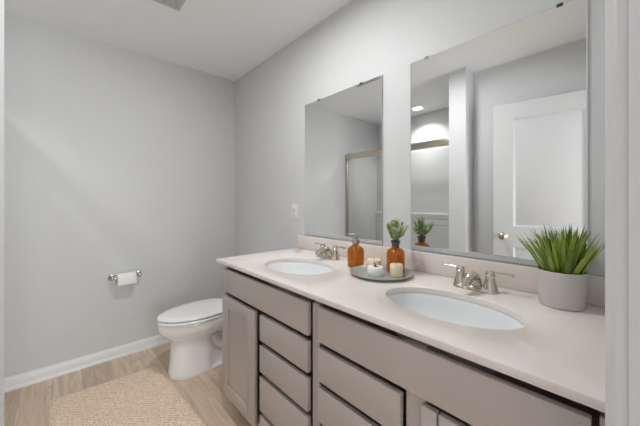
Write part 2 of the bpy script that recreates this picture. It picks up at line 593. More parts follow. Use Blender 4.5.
l_ = area('lamp', (0, 0, -0.042), (0, 0, 0), 0.22, 0.22, 8.2, (0.985, 0.99, 0.995), 'DISK')
l_.parent = dl
downlight('round lit ceiling downlight above the shower, seen in the mirror', -0.85, 1.87, 5, (1, 0.98, 0.96))

# exhaust fan grille
vt = thing('exhaust_fan_grille', 'square louvred exhaust fan grille on the ceiling at the top edge', 'ceiling vent', (0.415, 1.79, ZC))
b = bmesh.new()
for x0, x1, y0, y1 in ((-0.14, 0.14, 0.122, 0.14), (-0.14, 0.14, -0.14, -0.122), (-0.14, -0.122, -0.122, 0.122), (0.122, 0.14, -0.122, 0.122)):
    add_box(b, x0, x1, y0, y1, -0.016, -0.0003, 0.003)
obj('frame', b, M['vent'], vt, 40)
b = bmesh.new()
for k in range(17):
    y = -0.115 + k * 0.0144
    add_box(b, -0.123, 0.123, y - 0.0032, y + 0.0032, -0.015, -0.005)
for k in range(9):
    x = -0.115 + k * 0.02875
    add_box(b, x - 0.002, x + 0.002, -0.123, 0.123, -0.013, -0.006)
obj('louvre', b, M['vent'], vt)
box('backing', (-0.123, 0.123, -0.123, 0.123, -0.003, -0.0003), M['ventgap'], vt)

# ---------------------------------------------------------------- vanity cabinets
XF, XFF = 0.700, 0.7190      # front faces of the slabs, face of the frame
ZT = 0.858
def carcass(root, y0, y1, ox, oy, stiles, z0=0.09):
    def p(name, b, mat=M['cabinet'], bev=0.0):
        return box(name, (b[0] - ox, b[1] - ox, b[2] - oy, b[3] - oy, b[4], b[5]), mat, root, bev)
    bm = bmesh.new()
    for bb in ((XFF + 0.019, XM - 0.003, y0, y0 + 0.016, z0, ZT), (XFF + 0.019, XM - 0.003, y1 - 0.016, y1, z0, ZT),
               (XFF + 0.019, XM - 0.003, y0 + 0.016, y1 - 0.016, z0, z0 + 0.016),
               (XM - 0.012, XM - 0.003, y0 + 0.016, y1 - 0.016, z0 + 0.016, ZT)):
        add_box(bm, bb[0] - ox, bb[1] - ox, bb[2] - oy, bb[3] - oy, bb[4], bb[5])
    obj('carcass', bm, M['cabinet'], root)
    bm = bmesh.new()
    st = sorted(stiles)
    for (_, ya), (yb, _) in zip(st, st[1:]):
        add_box(bm, XFF - ox, XFF + 0.019 - ox, ya - oy, yb - oy, z0, z0 + 0.03)
    add_box(bm, XFF + 0.003 - ox, XFF + 0.019 - ox, y0 - oy, y1 - oy, 0.8425, ZT)
    add_box(bm, XFF + 0.012 - ox, XFF + 0.019 - ox, y0 - oy, y0 + 0.016 - oy, 0.8302, 0.8423)
    add_box(bm, XFF + 0.012 - ox, XFF + 0.019 - ox, y1 - 0.016 - oy, y1 - oy, 0.8302, 0.8423)
    for a, c in stiles:
        add_box(bm, XFF - ox, XFF + 0.019 - ox, a - oy, c - oy, z0, 0.830)
    obj('face_frame', bm, M['cabinet'], root)
    bm = bmesh.new()
    add_box(bm, 0.775 - ox, 0.79 - ox, y0 - oy, y1 - oy, 0.0, z0)
    add_box(bm, 0.79 - ox, XM - 0.02 - ox, y1 - 0.016 - oy, y1 - oy, 0, z0)
    add_box(bm, 0.79 - ox, XM - 0.02 - ox, y0 - oy, y0 + 0.016 - oy, 0, z0)
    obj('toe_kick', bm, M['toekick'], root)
    return p

def shaker(root, y0, y1, z0, z1, ox, oy, fr=0.070, label=None):
    """door with a recessed flat panel and square inner edge"""
    bm = bmesh.new()
    f, k = XF - ox, XFF - 0.0006 - ox
    rec = f + 0.0125
    ya, yb = y0 - oy, y1 - oy
    add_box(bm, f, k, ya, ya + fr, z0, z1, 0.0006)
    add_box(bm, f, k, yb - fr, yb, z0, z1, 0.0006)
    add_box(bm, f, k, ya + fr, yb - fr, z0, z0 + fr, 0.0006)
    add_box(bm, f, k, ya + fr, yb - fr, z1 - fr, z1, 0.0006)
    d = obj('door', bm, M['cabinet'], root, 40)
    bm = bmesh.new()
    g_ = 0.0055
    add_box(bm, f + 0.006, k - 0.0016, ya + fr + g_, yb - fr - g_, z0 + fr + g_, z1 - fr - g_)
    add_box(bm, k - 0.0015, k - 0.0002, ya + fr - 0.001, yb - fr + 0.001, z0 + fr - 0.001, z1 - fr + 0.001)
    obj('panel', bm, M['cabinet'], d)

def slab(name, p, y0, y1, z0, z1):
    return p(name, (XF, XFF - 0.0006, y0, y1, z0, z1), M['cabinet'], 0.0015)

ox, oy = 0.70, 1.22
va = thing('vanity_cabinet', 'taupe vanity base unit nearest the toilet, shaker door beside a drawer stack', 'cabinet', (ox, oy, 0), 0, 'taupe vanity base units')
p = carcass(va, 0.8085, 1.613, ox, oy, ((0.8085, 0.826), (1.595, 1.613)))
slab('false_front', p, 0.836, 1.613, 0.702, 0.829)
shaker(va, 1.243, 1.613, 0.105, 0.677, ox, oy)
for a, c in ((0.558, 0.679), (0.408, 0.534), (0.222, 0.384), (0.105, 0.198)):
    slab('drawer', p, 0.836, 1.192, a, c)
ox, oy = 0.70, 0.41
vb = thing('vanity_cabinet', 'taupe vanity base unit nearest the doorway, wide drawers under a long top panel', 'cabinet', (ox, oy, 0), 0, 'taupe vanity base units')
p = carcass(vb, 0.004, 0.8075, ox, oy, ((0.004, 0.036), (0.366, 0.424), (0.787, 0.8075)))
slab('false_front', p, 0.046, 0.778, 0.702, 0.829)
for a, c in ((0.558, 0.679), (0.408, 0.534), (0.222, 0.384), (0.105, 0.198)):
    slab('drawer', p, 0.433, 0.778, a, c)
slab('filler_front', p, 0.329, 0.371, 0.105, 0.683)
shaker(vb, 0.046, 0.3235, 0.105, 0.683, ox, oy, 0.055)

# ---------------------------------------------------------------- countertop with two oval cut-outs
CX0, CX1, CY0, CY1, CZ0, CZ1 = 0.682, XM - 0.0015, 0.0025, 1.655, 0.8585, 0.880
SINKS = [(0.945, 0.409, 0.145, 0.220), (0.935, 1.190, 0.158, 0.221)]
ct = thing('countertop', 'cream cultured marble double vanity top with backsplash', 'countertop', (1.0, 0.83, CZ1))
def top_mesh():
    bm = bmesh.new()
    N = 64
    R = 0.004
    def V(x, y, z):
        return bm.verts.new((x - 1.0, y - 0.83, z - CZ1))
    ym = (SINKS[0][1] + SINKS[1][1]) / 2
    for z in (CZ1, CZ0):
        for (sx, sy, ax, ay), (ya, yb) in zip(SINKS, ((CY0 + R, ym), (ym, CY1 - R))):
            xa, xb = CX0 + R, CX1
            E, Q = [], []
            for i in range(N):
                t = 2 * PI * i / N
                c, s = math.cos(t), math.sin(t)
                E.append((sx + ax * c, sy + ay * s))
                k = min(((xb - sx) / c if c > 1e-9 else (xa - sx) / c if c < -1e-9 else 1e9),
                        ((yb - sy) / s if s > 1e-9 else (ya - sy) / s if s < -1e-9 else 1e9))
                Q.append([sx + k * c, sy + k * s])
            for cx_, cy_ in ((xa, ya), (xa, yb), (xb, ya), (xb, yb)):      # snap the nearest ray to each corner
                i = min(range(N), key=lambda i: (Q[i][0] - cx_) ** 2 + (Q[i][1] - cy_) ** 2)
                Q[i] = [cx_, cy_]
            ev = [V(x, y, z) for x, y in E]
            qv = [V(x, y, z) for x, y in Q]
            for i in range(N):
                j = (i + 1) % N
                bm.faces.new((ev[i], ev[j], qv[j], qv[i]))
    # rounded outer rim
    def rim(dx, z):
        return [(CX1, CY0 + dx, z), (CX0 + dx, CY0 + dx, z), (CX0 + dx, CY1 - dx, z), (CX1, CY1 - dx, z)]
    prev = None
    for dx, z in ((R, CZ1), (R * 0.3, CZ1 - R * 0.3), (0, CZ1 - R), (0, CZ0 + R), (R * 0.3, CZ0 + R * 0.3), (R, CZ0)):
        cur = [V(*q) for q in rim(dx, z)]
        if prev:
            for i in range(3):
                bm.faces.new((prev[i], prev[i + 1], cur[i + 1], cur[i]))
        prev = cur
    # eased cut-out edges
    for sx, sy, ax, ay in SINKS:
        prev = None
        for d, z in ((0, CZ1), (-0.0015, CZ1 - 0.001), (-0.0025, CZ1 - 0.004), (-0.0025, CZ0)):
            cur = [V(sx + (ax + d) * math.cos(2 * PI * i / N), sy + (ay + d) * math.sin(2 * PI * i / N), z) for i in range(N)]
            if prev:
                for i in range(N):
                    j = (i + 1) % N
                    bm.faces.new((prev[i], prev[j], cur[j], cur[i]))
            prev = cur
    bmesh.ops.remove_doubles(bm, verts=list(bm.verts), dist=1e-5)
    return bm
obj('top', top_mesh(), M['counter'], ct, 40)
bm = bmesh.new()
add_box(bm, 0.285, CX1 - 1.0, CY0 - 0.83, CY1 - 0.83, 0.0002, 0.096, 0.003)
obj('backsplash', bm, M['counter'], ct, 40)

def sink(label, sx, sy, ax, ay):
    t = thing('sink', label, 'sink', (sx, sy, CZ0), 0, 'oval vanity sinks')
    bm = bmesh.new()
    N = 64
    prof = [(1.06, -0.0005), (1.0, -0.0005), (0.985, -0.004), (0.965, -0.018), (0.93, -0.045), (0.86, -0.078), (0.74, -0.108), (0.56, -0.127), (0.34, -0.137), (0.13, -0.141)]
    outer = [(0.13, -0.149), (0.36, -0.146), (0.60, -0.136), (0.79, -0.115), (0.91, -0.083), (0.98, -0.047), (1.06, -0.010)]
    rings = [[(ax * k * math.cos(2 * PI * i / N), ay * k * math.sin(2 * PI * i / N), z) for i in range(N)] for k, z in prof + outer]
    add_loft(bm, rings + [rings[0]], False, False)
    bmesh.ops.remove_doubles(bm, verts=list(bm.verts), dist=1e-6)
    obj('bowl', bm, M['sinkwhite'], t, 50)
    bm = bmesh.new()
    add_lathe(bm, [(0.031, -0.1402), (0.030, -0.1365), (0.022, -0.137), (0.020, -0.1385), (0.0185, -0.1335), (0.0, -0.132)], 32)
    obj('drain', bm, M['nickel'], t, 40)
sink('oval white sink nearer the potted grass plant', *SINKS[0])
sink('oval white sink nearer the toilet end of the counter', *SINKS[1])

# ---------------------------------------------------------------- faucets
def faucet(label, x, y):
    t = thing('faucet', label, 'faucet', (x, y, CZ1 + 0.0003), 0, 'brushed nickel faucets')
    bm = bmesh.new()       # base plate, stadium shaped
    rings = []
    def stad(hl, r, z, n=12):
        pts = []
        for s in (1, -1):
            for i in range(n + 1):
                a = (0 if s > 0 else PI) + PI * i / n
                pts.append((r * math.cos(a), s * hl + r * math.sin(a), z))
        return pts
    for hl, r, z in ((0.053, 0.028, 0), (0.053, 0.028, 0.006), (0.053, 0.0255, 0.012), (0.053, 0.022, 0.016), (0.05, 0.018, 0.018)):
        rings.append(stad(hl, r, z))
    add_loft(bm, rings)
    obj('base_plate', bm, M['nickel'], t, 50)
    for s in (1, -1):
        bm = bmesh.new()
        add_lathe(bm, [(0.0255, 0.010), (0.0245, 0.020), (0.021, 0.030), (0.0175, 0.046), (0.016, 0.058), (0.0172, 0.060), (0.0172, 0.0635), (0.015, 0.066),
                       (0.0155, 0.073), (0.013, 0.079), (0.0, 0.082)], 32, 0, s * 0.053)
        h = obj('handle', bm, M['nickel'], t, 40)
        bm = bmesh.new()
        pts = catmull([(0, s * 0.053, 0.072), (0.002, s * 0.073, 0.0745), (0.004, s * 0.097, 0.076), (0.006, s * 0.118, 0.074), (0.007, s * 0.128, 0.0725)], 5)
        nn = len(pts) - 1
        rad = []
        for i in range(nn + 1):
            u = i / nn
            wv = 0.0085 - 0.003 * math.sin(PI * min(1, u * 1.25)) + 0.001 * u
            if i == nn:
                wv = 0.004
            rad.append((wv, wv * 0.62))
        add_tube(bm, pts, rad, 14)
        obj('lever', bm, M['nickel'], h, 50)
    bm = bmesh.new()       # spout: a low arc that narrows towards the tip
    pts = catmull([(0.004, 0, 0.012), (0.001, 0, 0.034), (-0.014, 0, 0.054), (-0.042, 0, 0.058), (-0.074, 0, 0.048), (-0.098, 0, 0.034)], 6)
    nn = len(pts) - 1
    add_tube(bm, pts, [(0.026 - 0.010 * (i / nn), 0.019 - 0.0085 * (i / nn)) for i in range(nn + 1)], 22)
    sp = obj('spout', bm, M['nickel'], t, 50)
    bm = bmesh.new()
    add_lathe(bm, [(0.009, 0.0), (0.0095, 0.010), (0.008, 0.014)], 20)
    bm.transform(Matrix.Translation((-0.097, 0, 0.019)) @ Matrix.Rotation(math.radians(12), 4, 'Y'))
    obj('aerator', bm, M['chrome'], sp, 40)
faucet('brushed nickel two-handle faucet between the tray and the grass plant', 1.185, 0.404)
faucet('brushed nickel two-handle faucet beside the soap dispenser, toilet end', 1.185, 1.214)

# ---------------------------------------------------------------- mirrors
def mirror(label, y0, y1, z0, z1, clips_top, clips_bot):
    yc = (y0 + y1) / 2
    t = thing('wall_mirror', label, 'mirror', (XM, yc, z0), 0, 'frameless vanity mirrors')
    bm = bmesh.new()
    add_box(bm, -0.0055, -0.0008, y0 - yc, y1 - yc, 0, z1 - z0)
    obj('backing', bm, M['mirror_edge'], t)
    bm = bmesh.new()
    hy, hz = (y1 - y0) / 2, z1 - z0
    B = 0.0035
    o_ = [(-0.0057, -hy, 0), (-0.0057, hy, 0), (-0.0057, hy, hz), (-0.0057, -hy, hz)]
    i_ = [(-0.0068, -hy + B, B), (-0.0068, hy - B, B), (-0.0068, hy - B, hz - B), (-0.0068, -hy + B, hz - B)]
    add_loft(bm, [o_, i_])
    obj('silvered_glass', bm, M['mirror'], t)
    bm = bmesh.new()
    add_box(bm, -0.0085, -0.0006, -hy, hy, -0.017, -0.0003)
    obj('bottom_channel', bm, M['channel'], t)
    for lst, z, s in ((clips_top, hz, 1),):
        for y in lst:
            bm = bmesh.new()
            add_box(bm, -0.0105, -0.0006, y - yc - 0.009, y - yc + 0.009, z + 0.0003, z + 0.003, 0.0008)
            add_box(bm, -0.0105, -0.0075, y - yc - 0.009, y - yc + 0.009, z - 0.006, z + 0.003, 0.0008)
            obj('clip', bm, M['clip'], t)
mirror('tall frameless wall mirror nearer the toilet, above the amber bottles', 0.911, 1.577, 1.000, 1.913, (1.06, 1.43), ())
mirror('tall frameless wall mirror nearest the doorway, behind the grass plant', 0.093, 0.743, 1.000, 1.913, (0.165, 0.66), ())

# ---------------------------------------------------------------- outlet
t = thing('wall_outlet', 'white electrical outlet on the wall left of the mirror', 'outlet', (XM, 1.70, 1.14))
bm = bmesh.new()
add_box(bm, -0.007, -0.0005, -0.036, 0.036, -0.0585, 0.0585, 0.003)
obj('cover_plate', bm, M['plastic'], t, 40)
for z in (0.0215, -0.0215):
    bm = bmesh.new()
    add_box(bm, -0.0105, -0.0068, -0.016, 0.016, z - 0.0155, z + 0.0155, 0.002)
    r = obj('receptacle', bm, M['plastic'], t, 40)
    bm = bmesh.new()
    add_box(bm, -0.0112, -0.0104, -0.0075, -0.0045, z - 0.004, z + 0.006)
    add_box(bm, -0.0112, -0.0104, 0.0045, 0.0075, z - 0.004, z + 0.006)
    add_box(bm, -0.0112, -0.0104, -0.002, 0.002, z - 0.011, z - 0.007)
    obj('slot', bm, M['dark'], r)

# ---------------------------------------------------------------- paper holder and roll
t = thing('paper_holder', 'brushed nickel toilet paper holder on the grey wall', 'paper holder', (0.378, YB, 0.632))
for s in (-1, 1):
    bm = bmesh.new()
    add_lathe(bm, [(0.024, 0.0005), (0.024, 0.006), (0.019, 0.010), (0.010, 0.014), (0.009, 0.052), (0.0125, 0.056), (0.0135, 0.064), (0.0125, 0.072), (0.007, 0.076), (0.0, 0.077)], 28)
    bm.transform(Matrix.Translation((s * 0.088, 0, 0)) @ Matrix.Rotation(PI / 2, 4, 'X'))
    obj('post', bm, M['nickel'], t, 40)
bm = bmesh.new()
add_tube(bm, [(-0.088, -0.063, 0), (0.088, -0.063, 0)], 0.0075, 16)
obj('roller', bm, M['nickel'], t, 40)
rl = thing('toilet_paper_roll', 'white toilet paper roll on the nickel wall holder', 'toilet paper', (0.378, YB - 0.063, 0.632 - 0.0125))
bm = bmesh.new()
def ringx(r, x, n=40):
    return [(x, r * math.cos(2 * PI * i / n), r * math.sin(2 * PI * i / n)) for i in range(n)]
hw = 0.060
seq = [(0.0212, -hw + 0.0005), (0.043, -hw), (0.0452, -hw + 0.002), (0.0452, hw - 0.002), (0.043, hw), (0.0212, hw - 0.0005)]
rings = [ringx(r, x) for r, x in seq]
add_loft(bm, rings + [rings[0]], False, False)
# hanging sheet at the front
sheet = []
for x in (-hw + 0.001, hw - 0.001):
    pts = [(x, -0.0458 * math.cos(a), 0.0458 * math.sin(a)) for a in [0.9, 0.6, 0.3, 0]] + [(x, -0.0462, -0.02), (x, -0.0455, -0.036)]
    inn = [(q[0], q[1] + 0.0012, q[2]) for q in reversed(pts)]
    sheet.append(pts + inn)
add_loft(bm, sheet)
bmesh.ops.remove_doubles(bm, verts=list(bm.verts), dist=1e-6)
obj('paper', bm, M['paper'], rl, 40)
bm = bmesh.new()
seq = [(0.0198, -hw + 0.0005), (0.0211, -hw + 0.0005), (0.0211, hw - 0.0005), (0.0198, hw - 0.0005)]
rings = [ringx(r, x) for r, x in seq]
add_loft(bm, rings + [rings[0]], False, False)
bmesh.ops.remove_doubles(bm, verts=list(bm.verts), dist=1e-6)
obj('core', bm, M['card'], rl, 40)

# ---------------------------------------------------------------- toilet (faces -x, tank against the mirror wall)
TX, TY = 0.78, 2.155
tl = thing('toilet', 'white elongated toilet with closed lid beside the vanity', 'toilet', (TX, TY, 0))
def egg(xf, xb, w, z, n=56, sq=2.0, back=2.6, mid=0.42):
    """egg outline: nose at xf (world x), back at xb, half width w"""
    xc = xb - (xb - xf) * mid
    pts = []
    for i in range(n):
        a = 2 * PI * i / n
        c, s = math.cos(a), math.sin(a)
        e = sq if c < 0 else back
        L = (xc - xf) if c < 0 else (xb - xc)
        x = xc + L * math.copysign(abs(c) ** (2 / e), c)
        y = w * math.copysign(abs(s) ** (2 / (2.0 if c < 0 else e)), s)
        pts.append((x - TX, y, z))
    return pts
bm = bmesh.new()
def ped(xf, w, z, nk=0.078, n=56):
    """plan outline of the pedestal: round front, straight flank, then a narrower rear"""
    pts = []
    for i in range(n):
        a = 2 * PI * i / n
        c, s_ = math.cos(a), math.sin(a)
        if c <= 0:
            x, y = 0.70 + (0.70 - xf) * math.copysign(abs(c) ** (2 / 2.3), c), w * math.copysign(abs(s_) ** (2 / 2.3), s_)
        else:
            u = abs(2 / PI * math.asin(min(1, c)))
            sg = 1 if s_ >= 0 else -1
            if u < 0.35:
                x, y = 0.70 + 0.10 * u / 0.35, sg * w
            elif u < 0.5:
                k = (u - 0.35) / 0.15
                x, y = 0.80 + 0.05 * k, sg * (w + (nk - w) * k)
            elif u < 0.85:
                x, y = 0.85 + 0.23 * (u - 0.5) / 0.35, sg * nk
            else:
                x, y = 1.08, sg * nk * (1 - (u - 0.85) / 0.15)
        pts.append((x - TX, y, z))
    return pts
R_ = [ped(0.553, 0.116, 0.0), ped(0.550, 0.119, 0.006), ped(0.552, 0.117, 0.03), ped(0.559, 0.112, 0.09), ped(0.565, 0.108, 0.17),
      ped(0.567, 0.107, 0.235), ped(0.562, 0.110, 0.258), ped(0.545, 0.124, 0.272, 0.10), egg(0.520, 1.08, 0.146, 0.288, back=4), egg(0.500, 1.08, 0.160, 0.308, back=4),
      egg(0.489, 1.08, 0.169, 0.334, back=4), egg(0.486, 1.08, 0.171, 0.360, back=4), egg(0.485, 1.08, 0.171, 0.378, back=4), egg(0.489, 1.075, 0.168, 0.383, back=4), egg(0.53, 1.06, 0.15, 0.3835, back=4)]
add_loft(bm, R_)
bowl = obj('bowl', bm, M['porcelain'], tl, 60)
for s in (-1, 1):       # moulded trapway bulge each side
    bm = bmesh.new()
    pts = catmull([(0.83 - TX, s * 0.066, 0.235), (0.88 - TX, s * 0.070, 0.165), (0.94 - TX, s * 0.074, 0.155), (0.99 - TX, s * 0.074, 0.20), (1.03 - TX, s * 0.072, 0.21), (1.06 - TX, s * 0.07, 0.14), (1.065 - TX, s * 0.066, 0.03)], 6)
    add_tube(bm, pts, [0.036] * len(pts), 18)
    obj('trapway', bm, M['porcelain'], bowl, 60)
    bm = bmesh.new()
    add_lathe(bm, [(0.014, 0.020), (0.014, 0.030), (0.010, 0.037), (0.0, 0.040)], 20, 0.90 - TX, s * 0.098)
    obj('bolt_cap', bm, M['porcelain'], bowl, 40)
bm = bmesh.new()
add_box(bm, 0.72 - TX, 1.10 - TX, -0.115, 0.115, 0.0, 0.022, 0.006)
obj('foot', bm, M['porcelain'], bowl, 40)
bm = bmesh.new()
o1 = [egg(0.500, 0.980, 0.160, 0.3888), egg(0.486, 0.988, 0.174, 0.3888), egg(0.483, 0.990, 0.177, 0.391), egg(0.483, 0.990, 0.177, 0.402), egg(0.487, 0.987, 0.173, 0.4055), egg(0.505, 0.975, 0.156, 0.4065)]
i1 = [egg(0.575, 0.90, 0.105, 0.4065), egg(0.570, 0.905, 0.11, 0.3888)]
add_loft(bm, o1 + i1 + [o1[0]], False, False)
bmesh.ops.remove_doubles(bm, verts=list(bm.verts), dist=1e-6)
obj('seat', bm, M['seat'], tl, 50)
bm = bmesh.new()
add_loft(bm, [egg(0.505, 0.980, 0.158, 0.4138), egg(0.486, 0.992, 0.175, 0.4138), egg(0.482, 0.994, 0.179, 0.4160), egg(0.482, 0.994, 0.179, 0.4225), egg(0.487, 0.990, 0.174, 0.4275), egg(0.53, 0.96, 0.137, 0.4310), egg(0.65, 0.90, 0.07, 0.4325)])
obj('lid', bm, M['seat'], tl, 60)
for z0_, z1_ in ((0.3832, 0.389), (0.4062, 0.414)):
    for xx, yy_ in ((0.56, 0.085), (0.56, -0.085), (0.93, 0.11), (0.93, -0.11)):
        bm = bmesh.new()
        add_box(bm, xx - 0.012 - TX, xx + 0.012 - TX, yy_ - 0.006, yy_ + 0.006, z0_, z1_)
        obj('bumper', bm, M['plastic'], tl)
for s in (-1, 1):
    bm = bmesh.new()
    add_box(bm, 0.992 - TX, 1.022 - TX, s * 0.075 - 0.02, s * 0.075 + 0.02, 0.3832, 0.424, 0.006)
    obj('hinge', bm, M['seat'], tl, 40)
bm = bmesh.new()
def rr(x0, x1, hw_, r, z, n=8):
    pts = []
    for cx_, cy_, a0 in ((x1 - r, hw_ - r, 0), (x0 + r, hw_ - r, PI / 2), (x0 + r, -hw_ + r, PI), (x1 - r, -hw_ + r, 1.5 * PI)):
        for i in range(n + 1):
            a = a0 + PI / 2 * i / n
            pts.append((cx_ + r * math.cos(a) - TX, cy_ + r * math.sin(a), z))
    return pts
add_loft(bm, [rr(1.10, 1.275, 0.17, 0.03, 0.384), rr(1.092, 1.282, 0.185, 0.035, 0.40), rr(1.085, 1.286, 0.198, 0.035, 0.69)])
tank = obj('tank', bm, M['porcelain'], tl, 50)
bm = bmesh.new()
add_box(bm, 1.03 - TX, 1.27 - TX, -0.11, 0.11, 0.30, 0.3838, 0.012)
obj('tank_shelf', bm, M['porcelain'], bowl, 40)
bm = bmesh.new()
add_loft(bm, [rr(1.078, 1.290, 0.205, 0.04, 0.6905), rr(1.076, 1.292, 0.207, 0.04, 0.697), rr(1.076, 1.292, 0.207, 0.04, 0.715), rr(1.084, 1.286, 0.199, 0.036, 0.724)])
obj('tank_lid', bm, M['porcelain'], tl, 50)
bm = bmesh.new()
add_tube(bm, [(1.087 - TX, 0.15, 0.64), (1.070 - TX, 0.15, 0.64)], 0.012, 16)
add_tube(bm, [(1.070 - TX, 0.155, 0.64), (1.066 - TX, 0.11, 0.635), (1.066 - TX, 0.08, 0.63)], [(0.009, 0.006), (0.007, 0.005), (0.006, 0.004)], 12)
obj('flush_lever', bm, M['chrome'], tank, 40)

# ---------------------------------------------------------------- rug
bm = bmesh.new()
cor = [(-0.052, 2.388), (0.512, 2.362), (0.604, 1.30), (-0.035, 1.30)]
ccx, ccy = 0.25, 1.85
NX, NY = 40, 64
random.seed(3)
def rug_pt(u, v):
    a = Vector(cor[0]).lerp(Vector(cor[1]), u)
    b = Vector(cor[3]).lerp(Vector(cor[2]), u)
    return a.lerp(b, v)
top = []
for j in range(NY + 1):
    row = []
    for i in range(NX + 1):
        q = rug_pt(i / NX, j / NY)
        edge = min(i, NX - i, j, NY - j)
        z = 0.0045 if edge == 0 else 0.009 + 0.0008 * math.sin(i * 2.1) * math.sin(j * 1.7)
        jx = (random.random() - 0.5) * 0.004 if edge == 0 else 0
        row.append(bm.verts.new((q.x - ccx + jx, q.y - ccy + jx, z)))
    top.append(row)
for j in range(NY):
    for i in range(NX):
        bm.faces.new((top[j][i], top[j][i + 1], top[j + 1][i + 1], top[j + 1][i]))
per = [top[0][i] for i in range(NX + 1)] + [top[j][NX] for j in range(1, NY + 1)] + [top[NY][i] for i in range(NX - 1, -1, -1)] + [top[j][0] for j in range(NY - 1, 0, -1)]
low = [bm.verts.new((v.co.x, v.co.y, 0.0005)) for v in per]
for i in range(len(per)):
    j = (i + 1) % len(per)
    bm.faces.new((per[i], per[j], low[j], low[i]))
bm.faces.new(list(reversed(low)))
rg = obj('bath_rug', bm, M['rug'], None, 60, (ccx, ccy, 0))
tag(rg, 'tan woven bath rug lying on the plank floor', 'rug')

# ---------------------------------------------------------------- tray and what stands on it
TRX, TRY = 1.098, 0.780
bm = bmesh.new()
add_lathe(bm, [(0.0, 0.0002), (0.118, 0.0002), (0.126, 0.003), (0.141, 0.0125), (0.1435, 0.0135), (0.144, 0.0152), (0.1415, 0.0160), (0.137, 0.0145), (0.124, 0.0065), (0.116, 0.005), (0.0, 0.005)], 72)
tr = obj('serving_tray', bm, M['tray'], None, 50, (TRX, TRY, CZ1 + 0.0003))
tag(tr, 'round grey metal tray holding candles and an amber vase', 'tray')
ZTR = CZ1 + 0.0003 + 0.0055

def bottle(name, parent, prof, mat, n=48, wall=0.0025):
    inn = [(max(r - wall, 0.0), z + (wall if i == 0 else 0)) for i, (r, z) in enumerate(prof)]
    inn = [(r, max(z, prof[0][1] + wall * 1.5)) for r, z in inn]
    bm = bmesh.new()
    add_lathe(bm, [(0.0, prof[0][1])] + prof + list(reversed(inn)) + [(0.0, prof[0][1] + wall * 1.5)], n, cap0=False, cap1=False)
    bmesh.ops.remove_doubles(bm, verts=list(bm.verts), dist=2e-5)
    return obj(name, bm, mat, parent, 45)

# soap dispenser
sd = thing('soap_dispenser', 'amber glass soap bottle with a brushed metal pump, behind the tray', 'soap dispenser', (1.140, 0.967, CZ1 + 0.0003), 0)
bottle('bottle', sd, [(0.040, 0.0), (0.0435, 0.004), (0.044, 0.010), (0.044, 0.079), (0.0425, 0.090), (0.037, 0.099), (0.027, 0.106), (0.0165, 0.111), (0.0155, 0.119), (0.0155, 0.128)], M['amber'])
bm = bmesh.new()
add_lathe(bm, [(0.0, 0.1285), (0.0175, 0.1285), (0.019, 0.1215), (0.0195, 0.1215), (0.0195, 0.139), (0.018, 0.142), (0.009, 0.143), (0.0085, 0.147), (0.0055, 0.148), (0.0055, 0.156), (0.0, 0.156)], 32)
pu = obj('pump_collar', bm, M['pump'], sd, 40)
bm = bmesh.new()
add_lathe(bm, [(0.0, 0.1562), (0.0105, 0.1562), (0.0115, 0.159), (0.0115, 0.166), (0.009, 0.171), (0.0, 0.172)], 28)
add_tube(bm, [(0, 0.0, 0.165), (-0.010, 0.018, 0.166), (-0.018, 0.033, 0.165), (-0.021, 0.039, 0.161)], [0.006, 0.0055, 0.005, 0.0045], 14)
obj('pump_head', bm, M['pump'], sd, 40)
bm = bmesh.new()
add_tube(bm, [(0, 0, 0.128), (0.004, 0, 0.07), (0.008, 0, 0.012)], 0.003, 10)
obj('dip_tube', bm, M['plastic'], sd, 40)

# amber vase with sprigs
vx, vy = 1.171, 0.748
vs = thing('bottle_vase', 'amber glass bottle vase on the tray, holding green sprigs', 'vase', (vx, vy, ZTR))
bottle('bottle', vs, [(0.038, 0.0), (0.0415, 0.004), (0.042, 0.010), (0.042, 0.088), (0.040, 0.099), (0.033, 0.108), (0.022, 0.114), (0.017, 0.118)], M['amber'])
bm = bmesh.new()
seq = [(0.0172, 0.1182), (0.0178, 0.126), (0.0195, 0.138), (0.0235, 0.144), (0.024, 0.147), (0.022, 0.149), (0.017, 0.147), (0.0145, 0.138), (0.0145, 0.1182)]
rings = [[(r * math.cos(2 * PI * i / 36), r * math.sin(2 * PI * i / 36), z) for i in range(36)] for r, z in seq]
add_loft(bm, rings + [rings[0]], False, False)
bmesh.ops.remove_doubles(bm, verts=list(bm.verts), dist=1e-6)
obj('neck', bm, M['collar'], vs, 40)

def leaf_blade(bm, p, d, up, L, W_):
    d = d.normalized()
    s = d.cross(up).normalized()
    nn = s.cross(d).normalized()
    q = [p, p + d * L * 0.4 + s * W_ + nn * W_ * 0.3, p + d * L + nn * W_ * 0.1, p + d * L * 0.4 - s * W_ + nn * W_ * 0.3, p + d * L * 0.42 - nn * W_ * 0.25]
    v = [bm.verts.new(x) for x in q]
    for f in ((0, 1, 4), (1, 2, 4), (2, 3, 4), (3, 0, 4), (0, 3, 2, 1)):
        bm.faces.new([v[i] for i in f])

